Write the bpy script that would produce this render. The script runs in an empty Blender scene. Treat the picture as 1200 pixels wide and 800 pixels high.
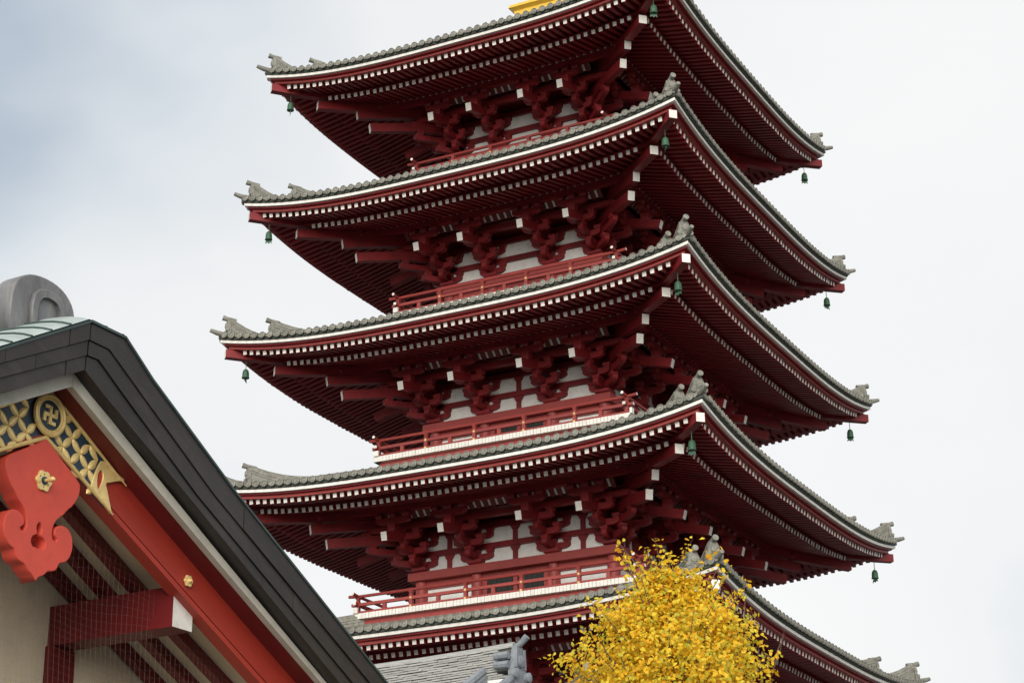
import bpy, bmesh, math, random
from mathutils import Vector, Matrix
random.seed(7)
sc = bpy.context.scene
PI = math.pi
R = math.radians

# ------------------------------------------------------------------ camera
cam_d = bpy.data.cameras.new('camera')
cam = bpy.data.objects.new('camera', cam_d)
sc.collection.objects.link(cam)
sc.camera = cam
CAM = Vector((27.9388, -56.7037, 1.6))
YAW, PITCH, ROLL, FPX = -0.48311, 0.37255, -0.00626, 2386.5
fw = Vector((math.sin(YAW)*math.cos(PITCH), math.cos(YAW)*math.cos(PITCH), math.sin(PITCH)))
rt = Vector((math.cos(YAW), -math.sin(YAW), 0)); up = rt.cross(fw)
r2 = rt*math.cos(ROLL)+up*math.sin(ROLL); u2 = up*math.cos(ROLL)-rt*math.sin(ROLL)
M = Matrix((r2, u2, -fw)).transposed().to_4x4(); M.translation = CAM
cam.matrix_world = M
cam_d.sensor_width = 36.0
cam_d.lens = 36.0*FPX/1200.0
cam_d.clip_end = 3000

# ------------------------------------------------------------------ sky and sun
SUN_AZ, SUN_EL = R(160), R(17)           # direction the light comes from, clockwise from +Y
world = bpy.data.worlds.new('World'); sc.world = world
world.use_nodes = True
wn = world.node_tree; wn.nodes.clear()
def wnode(t, **k):
    n = wn.nodes.new(t)
    for a, b in k.items(): setattr(n, a, b)
    return n
wo = wnode('ShaderNodeOutputWorld'); wb = wnode('ShaderNodeBackground')
sky = wnode('ShaderNodeTexSky', sky_type='NISHITA', sun_disc=False, sun_elevation=SUN_EL, sun_rotation=SUN_AZ)
sky.air_density = 1.2; sky.dust_density = 2.0
skm = wnode('ShaderNodeVectorMath', operation='SCALE'); skm.inputs[3].default_value = 0.06
wn.links.new(sky.outputs[0], skm.inputs[0])
tc = wnode('ShaderNodeTexCoord')
mp = wnode('ShaderNodeMapping'); mp.inputs['Location'].default_value = (11.4400, 19.8555, 17.2023); mp.inputs['Scale'].default_value = (1, 1, 1.6)
nz = wnode('ShaderNodeTexNoise'); nz.inputs['Scale'].default_value = 2.2; nz.inputs['Detail'].default_value = 5; nz.inputs['Roughness'].default_value = .45
wn.links.new(tc.outputs['Generated'], mp.inputs[0]); wn.links.new(mp.outputs[0], nz.inputs['Vector'])
cr = wnode('ShaderNodeValToRGB')
cr.color_ramp.elements[0].position = .31; cr.color_ramp.elements[0].color = (.20, .232, .275, 1)
cr.color_ramp.elements[1].position = .50; cr.color_ramp.elements[1].color = (.398, .400, .402, 1)
e = cr.color_ramp.elements.new(.70); e.color = (.428, .427, .424, 1)
e = cr.color_ramp.elements.new(.41); e.color = (.325, .345, .362, 1)
wn.links.new(nz.outputs[0], cr.inputs[0])
mx = wnode('ShaderNodeMix', data_type='RGBA'); mx.inputs[0].default_value = .93
wn.links.new(skm.outputs[0], mx.inputs[6]); wn.links.new(cr.outputs[0], mx.inputs[7])
wn.links.new(mx.outputs[2], wb.inputs[0]); wb.inputs[1].default_value = 1.0
wn.links.new(wb.outputs[0], wo.inputs[0])
sl = bpy.data.lights.new('sun', 'SUN'); sl.energy = 1.5; sl.angle = R(48); sl.color = (1, .955, .89)
so = bpy.data.objects.new('sun', sl); sc.collection.objects.link(so)
sd = Vector((math.sin(SUN_AZ)*math.cos(SUN_EL), math.cos(SUN_AZ)*math.cos(SUN_EL), math.sin(SUN_EL)))
so.rotation_euler = sd.to_track_quat('Z', 'Y').to_euler()
so.location = (0, -60, 80)
sc.view_settings.view_transform = 'Standard'; sc.view_settings.look = 'None'
sc.view_settings.exposure = 1.2; sc.view_settings.gamma = 1
sc.view_settings.use_curve_mapping = False
sc.cycles.max_bounces = 5; sc.cycles.diffuse_bounces = 3; sc.cycles.glossy_bounces = 2

# ------------------------------------------------------------------ materials
MATS = {}
def mat(name, col, rough=.5, var=.25, scale=3.0, bump=.0, bscale=40, metal=0, dirt=None, dirt_amt=0, stretch=(1,1,1), spec=.4, hue=None, rot=0):
    m = bpy.data.materials.new(name); m.use_nodes = True
    nt = m.node_tree; bs = nt.nodes['Principled BSDF']
    bs.inputs['Roughness'].default_value = rough; bs.inputs['Metallic'].default_value = metal
    bs.inputs['Specular IOR Level'].default_value = spec
    g = nt.nodes.new('ShaderNodeNewGeometry')
    mpn = nt.nodes.new('ShaderNodeMapping'); mpn.inputs['Scale'].default_value = stretch
    mpr = nt.nodes.new('ShaderNodeMapping'); mpr.inputs['Rotation'].default_value = (rot, 0, 0)
    nt.links.new(g.outputs['Position'], mpr.inputs[0]); nt.links.new(mpr.outputs[0], mpn.inputs[0])
    n1 = nt.nodes.new('ShaderNodeTexNoise'); n1.inputs['Scale'].default_value = scale; n1.inputs['Detail'].default_value = 6
    n1.inputs['Roughness'].default_value = .65
    nt.links.new(mpn.outputs[0], n1.inputs['Vector'])
    ramp = nt.nodes.new('ShaderNodeValToRGB')
    lo = [max(0, c*(1-var)) for c in col]; hi = [min(1, c*(1+var*.7)) for c in col]
    if hue: hi = [min(1, a) for a in hue]
    ramp.color_ramp.elements[0].position = .3; ramp.color_ramp.elements[0].color = (*lo, 1)
    ramp.color_ramp.elements[1].position = .7; ramp.color_ramp.elements[1].color = (*hi, 1)
    nt.links.new(n1.outputs[0], ramp.inputs[0])
    out = ramp.outputs[0]
    # each piece is a shade of its own
    oi = nt.nodes.new('ShaderNodeObjectInfo')
    mr = nt.nodes.new('ShaderNodeMapRange'); mr.inputs[3].default_value = .88; mr.inputs[4].default_value = 1.1
    nt.links.new(oi.outputs['Random'], mr.inputs[0])
    vm = nt.nodes.new('ShaderNodeVectorMath'); vm.operation = 'SCALE'
    nt.links.new(out, vm.inputs[0]); nt.links.new(mr.outputs[0], vm.inputs[3]); out = vm.outputs[0]
    if dirt:
        n2 = nt.nodes.new('ShaderNodeTexNoise'); n2.inputs['Scale'].default_value = scale*2.3; n2.inputs['Detail'].default_value = 8
        n2.inputs['Roughness'].default_value = .75
        nt.links.new(mpn.outputs[0], n2.inputs['Vector'])
        r3 = nt.nodes.new('ShaderNodeMapRange'); r3.inputs[1].default_value = .5; r3.inputs[2].default_value = .72; r3.inputs[4].default_value = dirt_amt
        nt.links.new(n2.outputs[0], r3.inputs[0])
        mm = nt.nodes.new('ShaderNodeMix'); mm.data_type = 'RGBA'
        nt.links.new(r3.outputs[0], mm.inputs[0]); nt.links.new(out, mm.inputs[6]); mm.inputs[7].default_value = (*dirt, 1)
        out = mm.outputs[2]
    nt.links.new(out, bs.inputs['Base Color'])
    if bump:
        n4 = nt.nodes.new('ShaderNodeTexNoise'); n4.inputs['Scale'].default_value = bscale; n4.inputs['Detail'].default_value = 4
        nt.links.new(mpn.outputs[0], n4.inputs['Vector'])
        b = nt.nodes.new('ShaderNodeBump'); b.inputs['Strength'].default_value = bump; b.inputs['Distance'].default_value = .01
        nt.links.new(n4.outputs[0], b.inputs['Height']); nt.links.new(b.outputs[0], bs.inputs['Normal'])
    MATS[name] = m
    return m
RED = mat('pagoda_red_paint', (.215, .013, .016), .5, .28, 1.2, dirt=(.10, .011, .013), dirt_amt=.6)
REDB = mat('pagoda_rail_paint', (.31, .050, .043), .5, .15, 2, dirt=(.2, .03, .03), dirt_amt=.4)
WHITE = mat('white_end_paint', (.80, .78, .72), .6, .10, 4, dirt=(.48, .43, .34), dirt_amt=.55)
PLASTER = mat('white_plaster', (.80, .79, .75), .8, .08, 2, dirt=(.46, .43, .38), dirt_amt=.5)
TILE = mat('grey_roof_tile', (.23, .225, .19), .55, .35, 5, dirt=(.075, .085, .05), dirt_amt=.8, bump=.2)
TILED = mat('dark_roof_tile', (.045, .055, .042), .6, .3, 5, dirt=(.05, .07, .045), dirt_amt=.5)
DARK = mat('dark_lattice', (.02, .022, .02), .6, .2, 8)
GOLD = mat('gold_leaf', (.90, .68, .28), .36, .15, 9, metal=.3, dirt=(.42, .24, .06), dirt_amt=.5)
GOLDP = mat('gold_paint', (.80, .52, .07), .35, .12, 3, metal=.3)
BRONZE = mat('green_bronze', (.055, .13, .075), .55, .35, 20, dirt=(.02, .04, .03), dirt_amt=.6, metal=.3)
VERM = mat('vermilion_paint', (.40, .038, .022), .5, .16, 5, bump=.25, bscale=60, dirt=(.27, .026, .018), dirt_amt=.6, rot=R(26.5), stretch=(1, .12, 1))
VERM_SHADE = mat('vermilion_paint_shaded', (.15, .010, .012), .5, .2, 3, dirt=(.08, .008, .008), dirt_amt=.5)  # gate vermilion again, with the shade under the overhang put into its colour
VERMP = mat('vermilion_pendant_paint', (.60, .072, .046), .55, .08, 5, bump=.15, bscale=120, dirt=(.45, .05, .034), dirt_amt=.4)
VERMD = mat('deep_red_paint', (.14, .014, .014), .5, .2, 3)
COPB = mat('black_brown_copper', (.036, .031, .028), .42, .4, 2.2, bump=.2, bscale=45, dirt=(.07, .054, .050), dirt_amt=.75, metal=.35, rot=R(26.5), stretch=(1, .35, 1))
COPG = mat('pale_green_copper', (.37, .43, .41), .5, .16, 3, dirt=(.2, .24, .22), dirt_amt=.6, stretch=(.4, 1, 1))
COPE = mat('dark_seam_copper', (.035, .06, .055), .5, .3, 4)
GREYCU = mat('weathered_grey_copper', (.20, .20, .205), .5, .35, 5, dirt=(.32, .30, .26), dirt_amt=.7, bump=.15, metal=.2, stretch=(1, 1, .35))
CREAM = mat('cream_plaster', (.70, .61, .44), .85, .08, 2.5, dirt=(.48, .42, .32), dirt_amt=.4, bump=.1, bscale=120)
STRIP = mat('grey_cream_board', (.52, .50, .43), .6, .12, 2.2, dirt=(.33, .34, .24), dirt_amt=.6, stretch=(1, 1, 1))
NAVY = mat('navy_panel', (.022, .045, .07), .45, .3, 12)
WIRE = mat('net_wire', (.20, .16, .14), .7, .2, 10)
HALLT = mat('silver_grey_tile', (.23, .25, .27), .5, .25, 9, dirt=(.09, .10, .11), dirt_amt=.8, bump=.3)
HALLR = mat('ridge_course_tile', (.36, .36, .335), .65, .3, 14, dirt=(.18, .18, .16), dirt_amt=.85, bump=.4, bscale=60, stretch=(.3, 1, 2.5))
BARK = mat('grey_brown_bark', (.14, .10, .07), .85, .35, 12, bump=.5)
PAVE = mat('grey_paving', (.105, .102, .096), .85, .2, .6, bump=.2, bscale=12)
STONE = mat('pale_stone', (.34, .33, .31), .8, .2, 2)

# ------------------------------------------------------------------ helpers
C = sc.collection
class MB:
    def __init__(s): s.v = []; s.f = []; s.m = []
    def poly(s, pts, mi=0):
        b = len(s.v); s.v += [tuple(p) for p in pts]; s.f.append(tuple(range(b, b+len(pts)))); s.m.append(mi)
    def grid(s, rows, mi=0, flip=False):
        b = len(s.v); n = len(rows[0])
        for r_ in rows: s.v += [tuple(p) for p in r_]
        for i in range(len(rows)-1):
            for j in range(n-1):
                q = (b+i*n+j, b+i*n+j+1, b+(i+1)*n+j+1, b+(i+1)*n+j)
                s.f.append(q[::-1] if flip else q); s.m.append(mi)
    def hexa(s, p, mi=0, endm=None):
        # p: 8 points, bottom ring 0-3, top ring 4-7 (counter-clockwise from above)
        b = len(s.v); s.v += [tuple(q) for q in p]
        for k, q in enumerate(((3,2,1,0), (4,5,6,7), (0,1,5,4), (1,2,6,5), (2,3,7,6), (3,0,4,7))):
            s.f.append(tuple(b+i for i in q)); s.m.append(endm if (endm is not None and k == 2) else mi)
    def box(s, x0, x1, y0, y1, z0, z1, mi=0, endm=None):
        s.hexa([(x0,y0,z0),(x1,y0,z0),(x1,y1,z0),(x0,y1,z0),(x0,y0,z1),(x1,y0,z1),(x1,y1,z1),(x0,y1,z1)], mi, endm)
    def bar(s, A, B, w, h, mi=0, endm=None, upv=(0,0,1)):
        # box from A to B; the face at A takes endm
        A = Vector(A); B = Vector(B); d = (B-A).normalized(); sd_ = d.cross(Vector(upv)).normalized(); u_ = sd_.cross(d)
        w /= 2; h /= 2
        p = [A-sd_*w*-1-u_*h, A-sd_*w-u_*h, B-sd_*w-u_*h, B+sd_*w-u_*h, A+sd_*w+u_*h, A-sd_*w+u_*h, B-sd_*w+u_*h, B+sd_*w+u_*h]
        b = len(s.v); s.v += [tuple(q) for q in p]
        for k, q in enumerate(((0,1,2,3), (7,6,5,4), (4,5,1,0), (5,6,2,1), (6,7,3,2), (7,4,0,3))):
            s.f.append(tuple(b+i for i in q)); s.m.append(endm if (endm is not None and k == 2) else mi)
    def tube(s, pts, rads, n=8, mi=0, caps=True, endm=None, upv=(0,0,1)):
        b = len(s.v); pts = [Vector(p) for p in pts]
        if not hasattr(rads, '__len__'): rads = [rads]*len(pts)
        for i, p in enumerate(pts):
            d = (pts[min(i+1, len(pts)-1)]-pts[max(i-1, 0)]).normalized()
            uu = Vector(upv)
            if abs(d.dot(uu)) > .95: uu = Vector((1, 0, 0))
            sx = d.cross(uu).normalized(); sy = sx.cross(d)
            for k in range(n):
                t = 2*PI*k/n; s.v.append(tuple(p+sx*rads[i]*math.cos(t)+sy*rads[i]*math.sin(t)))
        for i in range(len(pts)-1):
            for k in range(n):
                k2 = (k+1) % n
                s.f.append((b+i*n+k, b+i*n+k2, b+(i+1)*n+k2, b+(i+1)*n+k)); s.m.append(mi)
        if caps:
            s.f.append(tuple(b+k for k in range(n))[::-1]); s.m.append(endm if endm is not None else mi)
            e0 = b+(len(pts)-1)*n
            s.f.append(tuple(e0+k for k in range(n))); s.m.append(endm if endm is not None else mi)
    def lathe(s, c0, ax, prof, n=12, mi=0):
        # prof: (radius, distance along ax)
        c0 = Vector(c0); ax = Vector(ax).normalized()
        uu = Vector((0,0,1)) if abs(ax.z) < .9 else Vector((1,0,0))
        sx = ax.cross(uu).normalized(); sy = sx.cross(ax)
        b = len(s.v)
        for r_, h in prof:
            for k in range(n):
                t = 2*PI*k/n; s.v.append(tuple(c0+ax*h+sx*r_*math.cos(t)+sy*r_*math.sin(t)))
        for i in range(len(prof)-1):
            for k in range(n):
                k2 = (k+1) % n
                s.f.append((b+i*n+k, b+i*n+k2, b+(i+1)*n+k2, b+(i+1)*n+k)); s.m.append(mi)
        s.f.append(tuple(b+k for k in range(n))[::-1]); s.m.append(mi)
        e0 = b+(len(prof)-1)*n
        s.f.append(tuple(e0+k for k in range(n))); s.m.append(mi)
    def ext(s, pts, vec, mi=0, sidem=None):
        # extrude a planar polygon by vec
        vec = Vector(vec); b = len(s.v); n = len(pts)
        s.v += [tuple(p) for p in pts] + [tuple(Vector(p)+vec) for p in pts]
        s.f.append(tuple(b+i for i in range(n))[::-1]); s.m.append(mi)
        s.f.append(tuple(b+n+i for i in range(n))); s.m.append(mi)
        for i in range(n):
            j = (i+1) % n; s.f.append((b+i, b+j, b+n+j, b+n+i)); s.m.append(mi if sidem is None else sidem)
    def xf(s, Mx, start=0):
        for i in range(start, len(s.v)): s.v[i] = tuple(Mx @ Vector(s.v[i]))
    def mesh(s, name, mats, smooth=False):
        me = bpy.data.meshes.new(name); me.from_pydata(s.v, [], s.f)
        for m_ in (mats if isinstance(mats, (list, tuple)) else [mats]): me.materials.append(m_)
        me.polygons.foreach_set('material_index', s.m)
        bm = bmesh.new(); bm.from_mesh(me); bmesh.ops.recalc_face_normals(bm, faces=bm.faces); bm.to_mesh(me); bm.free()
        if smooth:
            me.polygons.foreach_set('use_smooth', [True]*len(me.polygons))
            me.set_sharp_from_angle(angle=R(40))
        me.update(); return me
    def build(s, name, mats, parent=None, smooth=False, stuff=False):
        return link(name, s.mesh(name, mats, smooth), parent, stuff)
def link(name, me, parent=None, stuff=False):
    o = bpy.data.objects.new(name, me); C.objects.link(o)
    if parent: o.parent = parent
    if stuff: o['kind'] = 'stuff'
    return o
def tag(o, label, cat, group=None):
    o['label'] = label; o['category'] = cat
    if group: o['group'] = group
    return o
def empty(name, loc=(0,0,0)):
    o = bpy.data.objects.new(name, None); C.objects.link(o); o.location = loc; o.empty_display_size = .2
    return o
def rotz(k): return Matrix.Rotation(k*PI/2, 4, 'Z')

# ------------------------------------------------------------------ ground
m = MB(); m.grid([[(-900, -900, 0), (900, -900, 0)], [(-900, 900, 0), (900, 900, 0)]])
g = m.build('ground', PAVE); g['kind'] = 'structure'

# ------------------------------------------------------------------ the pagoda
pag = empty('five_storey_pagoda')
tag(pag, 'tall dark red five-storey pagoda with white rafter ends and stacked tiled roofs', 'pagoda')
SAG, PW = .61, 3.2
HK = {1: 15.35, 2: 20.125, 3: 25.044, 4: 29.873, 5: 34.659}
def WK(k): return 8.0-.3905*(k-3)
def BK(k): return 3.29-.30*(k-2)
def QK(k): return 4.85-.395*(k-2)
Lroof_names = {1: 'first (lowest)', 2: 'second', 3: 'third', 4: 'fourth', 5: 'top'}
STEP = .25; TSTEP = .288

RAFT = {}
def rafter_mesh(name):
    # unit length along +y, white end at y=0
    if name not in RAFT:
        mb = MB(); mb.bar((0, 0, 0), (0, 1, 0), .125, .135, 0, 1)
        RAFT[name] = mb.mesh(name, [RED, WHITE])
    return RAFT[name]

def arm_poly(L, h, c=.28, n=4):
    # boat-shaped bracket arm seen from the side: x along, z up, underside curving up at both ends
    pts = [(-L/2, h), (-L/2, h*.5)]
    for i in range(1, n+1):
        t = i/n; pts.append((-L/2+c*t*.8*math.sin(t*PI/2)**.8, h*.5*(1-math.sin(t*PI/2))))
    pts += [(-x, z) for x, z in reversed(pts)]
    return pts
def arm(mb, cx, o, z, L, h=.19, w=.17, along=True, one=False):
    P = arm_poly(L, h)
    if along:  # runs along the face
        mb.ext([(cx+x, -o+w/2, z+zz) for x, zz in P], (0, -w, 0))
    else:      # runs outward, from o to o+L (only outer end shaped)
        P = [(x+L/2, zz) for x, zz in P]
        mb.ext([(cx-w/2, -(o+x), z+zz) for x, zz in P], (w, 0, 0))
def masu(mb, x, o, z, s=.24, h=.14):
    a = s/2; b = a*.68; y = -o
    zz = z+h*.45
    mb.hexa([(x-b,y-b,z),(x+b,y-b,z),(x+b,y+b,z),(x-b,y+b,z),(x-a,y-a,zz),(x+a,y-a,zz),(x+a,y+a,zz),(x-a,y+a,zz)])
    mb.box(x-a, x+a, y-a, y+a, zz+.001, z+h)

def storey(k):
    H, W, B, Q = HK[k], WK(k), BK(k), QK(k)
    Hm = H-SAG
    fo = (W-B)/5.10                         # scale of the overhang
    lift = lambda a: SAG*min(1.15, abs(a)/W)**PW
    rise = lambda t: .205*t+.020*t*t
    top = lambda a, y: Hm+.165+rise(W-y)+lift(a)*min(1, (y/W))
    FY = W-.30; fz = lambda a, y: Hm-.255+.19*(FY-y)+lift(a)
    BY = W-1.27; bz = lambda a, y: Hm-.30+.265*(BY-y)+lift(a)
    inner = max(B+.5, .9)
    if k == 5: inner = .75
    # --- roof shell: tile bed above, two boarded soffits below
    mb = MB()
    for sdx in range(4):
        st = len(mb.v)
        N = 28
        rows = []
        for i in range(9):
            y = W+.02-(W+.02-inner)*i/8
            rows.append([(y*(-1+2*j/N), -y, top(y*(-1+2*j/N), y)) for j in range(N+1)])
        mb.grid(rows, 0)
        rows = []
        for i in range(4):
            y = W-.16-(1.5)*i/3
            rows.append([(y*(-1+2*j/N), -y, fz(y*(-1+2*j/N), y)+.085) for j in range(N+1)])
        mb.grid(rows, 1, True)
        rows = []
        for i in range(6):
            y = BY+.06-(BY+.06-B+.05)*i/5
            rows.append([(y*(-1+2*j/N), -y, bz(y*(-1+2*j/N), y)+.085) for j in range(N+1)])
        mb.grid(rows, 1, True)
        mb.xf(rotz(sdx), st)
    roof = mb.build('roof', [TILED, RED], pag)
    # --- boards that follow the curved eave
    def sweep(name, mt, y0, y1, zf0, zf1, N=40, par=None):
        for sdx in range(4):
            s_ = MB()
            ring = []
            for j in range(N+1):
                t = -1+2*j/N
                ring.append([(t*y1, -y1, zf0(t*y1)), (t*y1, -y1, zf1(t*y1)), (t*y0, -y0, zf1(t*y0)), (t*y0, -y0, zf0(t*y0)), (t*y1, -y1, zf0(t*y1))])
            s_.grid(ring)
            s_.poly([ring[0][i] for i in range(4)]); s_.poly([ring[-1][i] for i in range(4)])
            s_.xf(rotz(sdx)); s_.build(name, mt, par or roof)
    rel = lambda d: (lambda a: Hm+d+lift(a))
    sweep('tile_lip', TILED, W-.12, W+.045, rel(.066), rel(.135))
    sweep('white_eave_board', WHITE, W-.16, W, rel(-.042), rel(.050))
    sweep('under_board', RED, W-.40, W-.09, rel(-.092), rel(-.055))
    sweep('eave_fascia', REDB, W-.42, W-.20, rel(-.192), rel(-.095))
    sweep('rafter_board', RED, BY-.18, BY-.025, lambda a: bz(a, BY)+.071, lambda a: bz(a, BY)+.175)
    # --- rafters: one object each on the face towards the viewer's left, the rest joined
    me_f, me_b = rafter_mesh('flying_rafter'), rafter_mesh('base_rafter')
    def rafters(name, me, ye, zf, slope, yin, amax):
        rest = MB(); n = int(amax/STEP)
        for i in range(-n, n+1):
            a = i*STEP
            yi = max(yin, abs(a)+.12)
            if ye-yi < .15: continue
            A = Vector((a+random.uniform(-.006, .006), -ye+random.uniform(-.012, .012), zf(a, ye)+random.uniform(-.004, .004))); Bp = Vector((a, -yi, zf(a, ye)+slope*(ye-yi)))
            L = (Bp-A).length
            o = link(name, me, roof)
            o.location = A; o.scale = (1, L, 1); o.rotation_euler = (math.atan(slope), 0, 0)
            for sdx in range(1, 4):
                st = len(rest.v); rest.bar(A, Bp, .125, .135, 0, 1); rest.xf(rotz(sdx), st)
        rest.build(name, [RED, WHITE], roof, stuff=True)
    rafters('flying_rafter', me_f, FY, fz, .19, W-1.8, W-.42)
    rafters('base_rafter', me_b, BY, bz, .265, B-.02, BY-.35)
    # --- hip rafters
    dg = lambda d, z: (d, -d, z)
    for sdx in range(4):
        for lo in (0, 1):
            s_ = MB()
            if not lo:
                ds = [W-.12-(1.9)*i/5 for i in range(6)]; zf = lambda d: fz(d, d)-.10; w, h = .25, .26
            else:
                ds = [W-1.24-(W-1.24-B)*i/6 for i in range(7)]; zf = lambda d: bz(d, d)-.26; w, h = .26, .28
            e_ = w/2/math.sqrt(2)
            ring = []
            for d in ds:
                z = zf(d); ring.append([(d-e_, -d-e_, z-h/2), (d+e_, -d+e_, z-h/2), (d+e_, -d+e_, z+h/2), (d-e_, -d-e_, z+h/2), (d-e_, -d-e_, z-h/2)])
            s_.grid(ring); s_.poly(ring[0][:4], 1); s_.poly(ring[-1][:4])
            s_.xf(rotz(sdx)); s_.build('hip_rafter', [RED, WHITE], roof)
    # --- round eave tiles, a row running up the roof from each disc
    restt = MB(); n = int((W-.1)/TSTEP)
    for i in range(-n, n+1):
        a = i*TSTEP
        yi = max(inner+.1, abs(a)+.1)
        def row(mb_):
            ys = [W+.10]+[W+.06-(W+.06-yi)*j/4 for j in range(1, 5)]
            pts = [(a, -y, top(a, min(y, W))+.055+(0 if y <= W else -.02)) for y in ys]
            mb_.tube(pts, .088, 8)
            z0 = pts[0][2]
            mb_.lathe((a, -(W+.095), z0-.01), (0, -1, .12), [(.108, 0), (.108, .035), (.088, .045), (.082, .025), (.05, .025), (.04, .04)], 12)
            # drip tile between the discs
            zz = top(a, W)-.008
            xs = [a+TSTEP*t for t in (.25, .42, .58, .75)]
            mb_.ext([(xs[0], -(W+.075), zz+.03+lift(xs[0])-lift(a)), (xs[1], -(W+.075), zz-.012+lift(xs[1])-lift(a)), (xs[2], -(W+.075), zz-.012+lift(xs[2])-lift(a)), (xs[3], -(W+.075), zz+.03+lift(xs[3])-lift(a)),
                     (xs[3], -(W+.075), zz+.085+lift(xs[3])-lift(a)), (xs[0], -(W+.075), zz+.085+lift(xs[0])-lift(a))], (0, .05, 0))
        s_ = MB(); row(s_); s_.build('eave_tile', TILE, roof, smooth=True)
        for sdx in range(1, 4):
            st = len(restt.v); row(restt); restt.xf(rotz(sdx), st)
    restt.build('eave_tile', TILE, roof, smooth=True, stuff=True)
    # --- hip ridges with two upturned ends and their end tiles
    td = lambda d: top(d, d)
    d_in = inner+.05
    for sdx in range(4):
        s_ = MB()
        lowp, highp = [], []
        K = 7
        d1, d2 = W-.20, W-1.18
        for i in range(K+1):                                   # short lower stage
            d = d1-(d1-d2+.15)*i/K; t = (d1-d)/(d1-d2)
            lowp.append((d, td(d)+.13+.46*max(0, 1-t)**2.0))
        d3 = W-2.6
        for i in range(K+1):
            d = d2-(d2-d3)*i/K; t = (d2-d)/(d2-d3)
            highp.append((d, td(d)+.30+.38*max(0, 1-t)**2.0))
        highp.append((d_in, td(d_in)+.36))
        for prof in (lowp, highp):
            wdt = .13
            base = [(d, td(d)-.06) for d, z in reversed(prof)]
            pl = [(d, -d, z) for d, z in prof+base]
            q = wdt/math.sqrt(2)
            s_.ext([(x-q, y-q, z) for x, y, z in pl], (2*q, 2*q, 0))
            # rounded cover tiles along the top
            s_.tube([(d, -d, z+.02) for d, z in prof], .085, 8)
            # thin course lines
            for dz in (.09, .17):
                for (da, za), (db, zb) in zip(prof[:-1], prof[1:]):
                    qq = wdt+.018
                    s_.bar((da, -da, za-dz), (db, -db, zb-dz), 2*qq, .025)
        s_.xf(rotz(sdx)); s_.build('hip_ridge', TILE, roof, smooth=True)
        for (d, z) in (lowp[0], highp[0]):
            s_ = MB()
            # gable-shaped end tile facing out along the diagonal
            out = Vector((1, -1, 0)).normalized(); sd2 = Vector((1, 1, 0)).normalized()
            c0 = Vector((d, -d, z))
            outl = [(-.2, -.58), (.2, -.58), (.22, -.42), (.17, -.3), (.16, -.16), (.1, -.02), (0, .03), (-.1, -.02), (-.16, -.16), (-.17, -.3), (-.22, -.42)]
            s_.ext([c0+sd2*x+Vector((0, 0, zz)) for x, zz in outl], out*.10)
            f0 = c0+out*.10
            s_.lathe(f0+Vector((0, 0, -.2)), out, [(.11, 0), (.09, .05), (.04, .06)], 10)
            for sg in (-1, 1):
                s_.lathe(f0+sd2*sg*.17+Vector((0, 0, -.38))-out*.04, out, [(.075, 0), (.075, .09), (.04, .1)], 10)
                s_.lathe(f0+sd2*sg*.075+Vector((0, 0, -.14)), out, [(.03, 0), (.02, .03)], 6)
            s_.bar(f0+sd2*-.09+Vector((0, 0, -.31))+out*.01, f0+sd2*.09+Vector((0, 0, -.31))+out*.01, .03, .03)
            s_.tube([c0-out*.2+Vector((0, 0, .0)), c0+out*.10+Vector((0, 0, .04)), c0+out*.24+Vector((0, 0, .075))], [.07, .075, .088], 12)
            s_.xf(rotz(sdx)); s_.build('ridge_end_tile', TILE, roof, smooth=True)
        # pointed corner tile at the very tip
        s_ = MB()
        z0 = td(W)
        s_.tube([(W-.55, -W+.55, td(W-.55)+.03), (W-.1, -W+.1, z0+.06), (W+.1, -W-.1, z0+.115), (W+.24, -W-.24, z0+.175)], [.09, .09, .08, .06], 12)
        s_.xf(rotz(sdx)); s_.build('corner_tile', TILE, roof)
    # --- storey body: lintel, beams, plaster, columns, brackets
    zl0, zl1 = H-2.42, H-2.165
    zd = {1: 3.56, 2: 3.56, 3: 3.38, 4: 3.25, 5: 3.07}[k]; zdeck = H-zd
    if k == 1: zdeck = 5.2
    C1 = B*.40; cols = [-B, -C1, C1, B]
    lv = lambda i: zl1+.19+.33*i             # underside of bracket level i
    core = MB()
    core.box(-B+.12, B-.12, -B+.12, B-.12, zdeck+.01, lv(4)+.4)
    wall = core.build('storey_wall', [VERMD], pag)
    plm = lambda o: BY and (bz(0, B+o)-.0675)
    PO = 1.80*fo                            # outer purlin distance
    zp = bz(0, B+PO)-.068                   # its top
    L4 = zp-.21
    def ring(name, o0, o1, z0, z1, mt, ext_=0):
        for sdx in range(4):
            s_ = MB(); a0, a1 = B+o0, B+o1
            s_.hexa([(-a1, -a1, z0), (a1, -a1, z0), (a0, -a0, z0), (-a0, -a0, z0), (-a1, -a1, z1), (a1, -a1, z1), (a0, -a0, z1), (-a0, -a0, z1)])
            s_.xf(rotz(sdx)); s_.build(name, mt, wall)
    def sweepw(nm, mt, y0, y1, f0, f1, N): sweep(nm, mt, y0, y1, f0, f1, N, wall)
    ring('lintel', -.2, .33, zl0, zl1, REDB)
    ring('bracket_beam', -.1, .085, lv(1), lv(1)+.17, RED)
    ring('bracket_beam', -.1, .085, lv(3), lv(3)+.17, RED)
    sweepw('outer_purlin', RED, B+PO-.1, B+PO+.1, lambda a: zp-.2+lift(a), lambda a: zp+lift(a), 20)
    sweepw('white_purlin_board', WHITE, B+PO+.101, B+PO+.112, lambda a: zp-.008+lift(a), lambda a: zp+.13+lift(a), 20)
    ring('inner_purlin', PO*.64-.09, PO*.64+.09, lv(3)-.02, lv(3)+.15, RED)
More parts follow.
